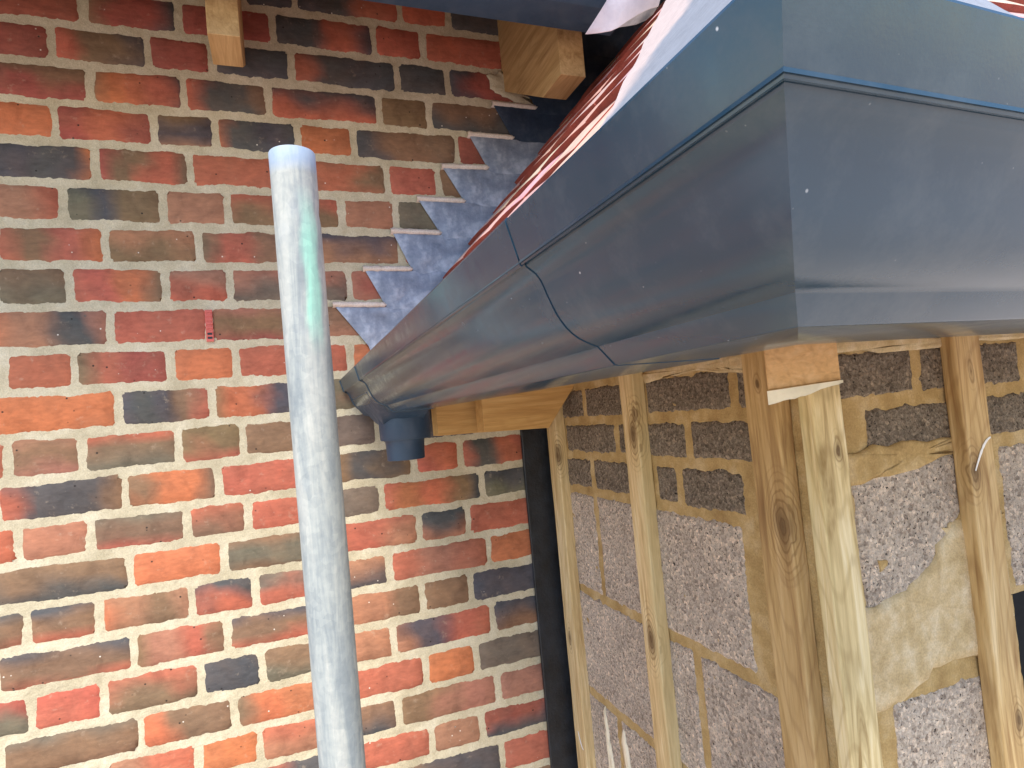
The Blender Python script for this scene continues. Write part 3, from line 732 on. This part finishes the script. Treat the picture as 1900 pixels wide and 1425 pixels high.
# ------------------------------------------------------------------ upper gutter over the brick wall
ug = thing('upper_gutter', (0, .93, .69), 'dark blue-black gutter seen from below along the top of the brick wall', 'gutter')
A0 = .975; prof = [(A0, .685+.08)]+[(A0-.2366+x+(.0), .685+(z-.0202)) for x, z in OUT[::-1][0:]]
prof = [(A0-(.2366-x), .685+(z-.0202)) for x, z in OUT]
inn = [(A0-(.2366-x), .685+(z-.0202)) for x, z in INN]
ss = [[(X, a, z) for a, z in prof+inn[::-1]] for X in (-1.1, -.5, 0, .3, .615)]
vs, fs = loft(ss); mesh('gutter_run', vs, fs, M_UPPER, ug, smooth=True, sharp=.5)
vs, fs = prism(prof, lambda p: (.6155, p[0], p[1]), lambda p: (.619, p[0], p[1])); mesh('stop_end', vs, fs, M_UPPER, ug)
# roof boards of the upper eaves (unseen above; added to shade the wall top)
ur = thing('upper_roof_shade', (0, 1.1, .8), 'unseen main roof boards above the upper gutter, added to shade the wall', 'roof')
vs, fs = prism([(.93, .79), (.93, .81), (1.75, 1.60), (1.75, 1.57)], lambda p: (-1.1, p[0], p[1]), lambda p: (1.3, p[0], p[1]))
mesh('deck', vs, fs, M_RAFTERY, ur)
mesh('fascia', *boxmesh(-1.1, .61, .982, 1.0, .75, .84), M_GUTB, ur)

# ------------------------------------------------------------------ tiled roof
SL = 1.15; DEN = math.hypot(1, SL); SN, CS = SL/DEN, 1/DEN
XE, ZE = .178, .366-SL*(.415-.178)
roof = thing('tiled_roof', (.5, .6, .09), 'steep red clay plain tile roof rising behind the gutter', 'roof')
def on_side(s, t, h): return (XE+s*CS-h*SN, t, ZE+s*SN+h*CS)        # s up the slope, t = Y
def on_front(s, t, h): return (t, XE-.004+s*CS-h*SN, ZE+s*SN+h*CS)
def tile(fn, s, t, wd, first):
    L = .20; th = .011; tilt = .014
    nx, ny = 4, 3; vs = []; cs = []; fs = []
    j1, j2, jr = rnd(-.0015, .0015), rnd(-.004, .004), rnd(-.002, .002)
    base = [c*rnd(.85, 1.12) for c in (.60, .40, .35)]; ed = (.26, .060, .042)  # tops pale to carry the sky's grazing reflection; tail edges keep clay red
    for top_ in (0, 1):
        for j in range(ny+1):
            for i in range(nx+1):
                u = i/nx-.5; v = j/ny
                h = tilt*(1-v)*1.0+.002+top_*th+.0035*(1-4*u*u)*.8+j1
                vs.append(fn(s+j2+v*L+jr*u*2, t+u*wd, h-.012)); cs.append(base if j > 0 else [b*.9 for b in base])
    N = nx+1; M = N*(ny+1)
    for j in range(ny):
        for i in range(nx):
            a = j*N+i; fs.append((a, a+1, a+N+1, a+N)); fs.append((M+a, M+a+N, M+a+N+1, M+a+1))
    def strip(a, b, col):                                    # edge face with its own colour
        k0 = len(vs)
        for q in (a, b, M+b, M+a): vs.append(vs[q]); cs.append(col)
        fs.append((k0, k0+1, k0+2, k0+3))
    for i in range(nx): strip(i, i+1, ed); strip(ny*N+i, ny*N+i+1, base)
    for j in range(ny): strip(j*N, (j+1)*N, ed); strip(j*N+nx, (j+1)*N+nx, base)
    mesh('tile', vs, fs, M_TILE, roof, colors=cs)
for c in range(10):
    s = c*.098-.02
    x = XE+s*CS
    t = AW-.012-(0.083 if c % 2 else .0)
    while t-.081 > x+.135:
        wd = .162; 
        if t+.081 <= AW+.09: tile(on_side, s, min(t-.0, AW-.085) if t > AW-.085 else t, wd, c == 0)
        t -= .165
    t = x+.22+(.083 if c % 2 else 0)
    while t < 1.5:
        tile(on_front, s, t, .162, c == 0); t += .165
vs, fs = prism([(0, 0)], lambda p: (0, 0, 0), lambda p: (0, 0, 0)) if 0 else ([on_side(0, .19, -.02), on_side(0, AW, -.02), on_side(1.05, AW, -.02), on_side(1.05, XE+1.05*CS, -.02)], [(0, 1, 2, 3)])
v2 = [(x+.012, y, z-.012) for x, y, z in vs]; mesh('deck', vs+v2, [(0, 1, 2, 3), (4, 7, 6, 5), (0, 4, 5, 1), (1, 5, 6, 2), (2, 6, 7, 3), (3, 7, 4, 0)], M_RAFTER, roof)
vs = [on_front(0, .19, -.02), on_front(0, 1.6, -.02), on_front(1.05, 1.6, -.02), on_front(1.05, XE+1.05*CS, -.02)]
v2 = [(x, y+.012, z-.012) for x, y, z in vs]; mesh('deck', vs+v2, [(0, 1, 2, 3), (4, 7, 6, 5), (0, 4, 5, 1), (1, 5, 6, 2), (2, 6, 7, 3), (3, 7, 4, 0)], M_RAFTER, roof)
# pale sheet over the hip: two facets, lying on the tiles
def gridsheet(name, c00, c10, c11, c01, mat, parent, nu=30, nv=18, colf=None, wav=.002, th=.0025, lift=None, rag=0, label=None):
    c00, c10, c11, c01 = [np.array(c) for c in (c00, c10, c11, c01)]
    nrm = np.cross(c10-c00, c01-c00); nrm /= np.linalg.norm(nrm); vs = []; cs = []; fs = []
    for lay in (0, 1):
        for j in range(nv+1):
            for i in range(nu+1):
                u, v = i/nu, j/nv
                p = (c00*(1-u)*(1-v)+c10*u*(1-v)+c11*u*v+c01*(1-u)*v)
                p = p+nrm*(wav*noise.noise(Vector(p*14))+lay*th+(lift(u, v) if lift else 0))
                if rag and v in (0., 1.): p = p+(c01-c00)*rag*noise.noise(Vector(p*40))
                vs.append(tuple(p)); cs.append(colf(u, v, p) if colf else (.8, .7, .72))
    N = nu+1; M = N*(nv+1)
    for j in range(nv):
        for i in range(nu):
            a = j*N+i; fs.append((a, a+1, a+N+1, a+N)); fs.append((M+a, M+a+N, M+a+N+1, M+a+1))
    for i in range(nu): fs.append((i, i+1, M+i+1, M+i)); a = nv*N+i; fs.append((a, M+a, M+a+1, a+1))
    for j in range(nv): a = j*N; fs.append((a, M+a, M+a+N, a+N)); a = j*N+nu; fs.append((a, a+N, M+a+N, M+a))
    return mesh(name, vs, fs, mat, parent, smooth=True, sharp=.9, colors=cs, origin=tuple((c00+c11)/2))
hc = thing('hip_sheet', (.3, .3, .2), 'pale pinkish weathered sheet wrapped over the roof hip behind the gutter corner', 'hip covering')
def side_pt(x, a, h=.026): return (x-h*SN, a, .366+SL*(x-.415)+h*CS)
def front_pt(x, a, h=.026): return (x, a-h*SN, .366+SL*(a+.004-.415)+h*CS)
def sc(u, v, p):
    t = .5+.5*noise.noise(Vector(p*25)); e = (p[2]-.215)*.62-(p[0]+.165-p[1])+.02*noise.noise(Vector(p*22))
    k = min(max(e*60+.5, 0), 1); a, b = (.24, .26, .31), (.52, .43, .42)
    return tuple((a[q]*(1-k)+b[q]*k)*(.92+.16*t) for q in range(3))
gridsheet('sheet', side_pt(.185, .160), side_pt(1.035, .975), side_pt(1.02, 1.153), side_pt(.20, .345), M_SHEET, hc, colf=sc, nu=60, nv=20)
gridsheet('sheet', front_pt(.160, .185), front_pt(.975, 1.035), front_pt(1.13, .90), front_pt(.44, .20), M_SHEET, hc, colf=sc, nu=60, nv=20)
# lead sheet hanging past the end of the upper gutter
lf = thing('lead_flap', (.62, .86, .66), 'pale lilac lead flap curling down past the end of the upper gutter', 'lead flashing')
# built at its own place just in front of the gutter's end, as a curled 2.5 mm sheet
def flap(name, low, high, mat, parent):
    n = len(low); m_ = 8; vs = []; fs = []
    for lay in (0, 1):
        for i in range(n):
            for j in range(m_+1):
                t = j/m_; p = np.array(low[i])*(1-t)+np.array(high[i])*t
                vs.append((p[0], p[1]-.010*math.sin(t*2.2)+lay*.0025, p[2]))
    N = m_+1; M = N*n
    for i in range(n-1):
        for j in range(m_):
            a = i*N+j; fs.append((a, a+1, a+N+1, a+N)); fs.append((M+a, M+a+N, M+a+N+1, M+a+1))
    for i in range(n-1): a = i*N; fs.append((a, a+N, M+a+N, M+a)); a = i*N+m_; fs.append((a, M+a, M+a+N, a+N))
    for j in range(m_): fs.append((j, M+j, M+j+1, j+1)); a = (n-1)*N+j; fs.append((a, a+1, M+a+1, M+a))
    return mesh(name, vs, fs, mat, parent, smooth=True, sharp=.9)
flap('sheet', FLAP_LOW, FLAP_HIGH, M_LEADP, lf)
flap('curled_edge', FLAP2_LOW, FLAP2_HIGH, M_LEAD, lf)

# ------------------------------------------------------------------ stepped lead flashing on the brick wall
sf = thing('step_flashing', (.3, AW, .4), 'blue-grey saw-toothed lead flashing stepping up the brick wall above the gutter', 'lead flashing')
TL = [(.114, .251), (.181, .326), (.246, .408), (.309, .4815), (.371, .5575), (.439, .636), (.505, .714), (.571, .79), (.637, .866)]
NT_ = [(.175, .167), (.219, .2475), (.282, .3245), (.353, .4055), (.415, .479), (.478, .5595), (.547, .6345), (.613, .7125), (.679, .7885)]
for i in range(9):
    # one leaf per course: top edge in the bed joint, slanted left edge, lower edge runs under the tiles
    Tx, Tz = TL[i]; Nx, Nz = NT_[i]
    nxt = NT_[i+1] if i < 8 else (Nx+.066, Nz+.078)
    rb = (nxt[0]+.22, nxt[1]+.0)
    def base(z): return .415+(z-.366)/SL+.03
    poly = [(Tx, Tz), (Nx, Nz), (Nx+.004, Nz-.012), (base(Nz-.012)+.03, Nz-.012), (base(Tz)+.03, Tz-.001), (nxt[0]+.0, nxt[1]+.000)]
    # subdivided fan with slight dressing ripples
    c = np.mean(np.array(poly), 0); off = .0075+.0006*(i % 2)
    vs = []; fs = []; P_ = []
    for q in range(len(poly)):
        a = np.array(poly[q]); b = np.array(poly[(q+1) % len(poly)])
        for t in range(6): P_.append(a+(b-a)*t/6)
    LV = [1, .85, .65, .45, .25]
    for l, s_ in enumerate(LV):
        for p in P_:
            r_ = c+(p-c)*s_; d = off+.002*noise.noise(Vector((r_[0]*35, r_[1]*35, i)))*(0 if s_ == 1 else 1)+(.0015 if s_ < 1 else 0)
            vs.append((r_[0], AW-d, r_[1]))
    n_ = len(P_)
    for l in range(len(LV)-1):
        for q in range(n_): fs.append((l*n_+q, l*n_+(q+1) % n_, (l+1)*n_+(q+1) % n_, (l+1)*n_+q))
    fs.append(tuple(range((len(LV)-1)*n_, len(LV)*n_)))
    b0 = len(vs)
    for q in range(n_): vs.append((P_[q][0], AW-off+.003, P_[q][1]))
    for q in range(n_): fs.append((q, b0+q, b0+(q+1) % n_, (q+1) % n_))
    mesh('lead_step', vs, fs, M_LEAD if i < 6 else M_LEADSHADE, sf, smooth=True, sharp=.7)  # top steps take the lead coloured for eaves shade
    # pale mortar pointed over each step's top edge
    n2 = 22; vs = []; fs = []; x0, x1 = Tx-.005, nxt[0]+.002 if i < 8 else Nx+.05
    x1 = NT_[i+1][0] if i < 8 else Nx+.06
    for k in range(n2+1):
        x = x0+(x1-x0)*k/n2; zc_ = Tz-.0015+(jz(0, x)-jz(0, x0))*0+(NT_[i+1][1]-Tz if i < 8 else 0)*k/n2+.006
        hh = .0062+.0022*noise.noise(Vector((x*90, i, 0)))
        if k == n2: hh = .001
        for (dy, dz) in ((-.004, -hh), (.0105, -hh*.8), (.0135+.001*noise.noise(Vector((x*120, i, 2))), 0), (.0095, hh*.9), (-.004, hh)):
            vs.append((x, AW-dy, zc_+dz))
    for k in range(n2):
        for q in range(4): fs.append((k*5+q, k*5+q+1, (k+1)*5+q+1, (k+1)*5+q))
    mesh('pointing', vs, fs, M_POINT, sf, smooth=True)
# lead sheet, coloured dark for the shade, in the deep corner between wall and roof, under the upper eaves
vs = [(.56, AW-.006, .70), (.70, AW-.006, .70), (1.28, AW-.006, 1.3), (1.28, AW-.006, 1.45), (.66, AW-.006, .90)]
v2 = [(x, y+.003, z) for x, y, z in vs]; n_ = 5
mesh('lead_shade_apron', vs+v2, [tuple(range(5)), tuple(range(5, 10))[::-1]]+[(i, 5+i, 5+(i+1) % 5, (i+1) % 5) for i in range(5)], M_LEADSHADE, sf)
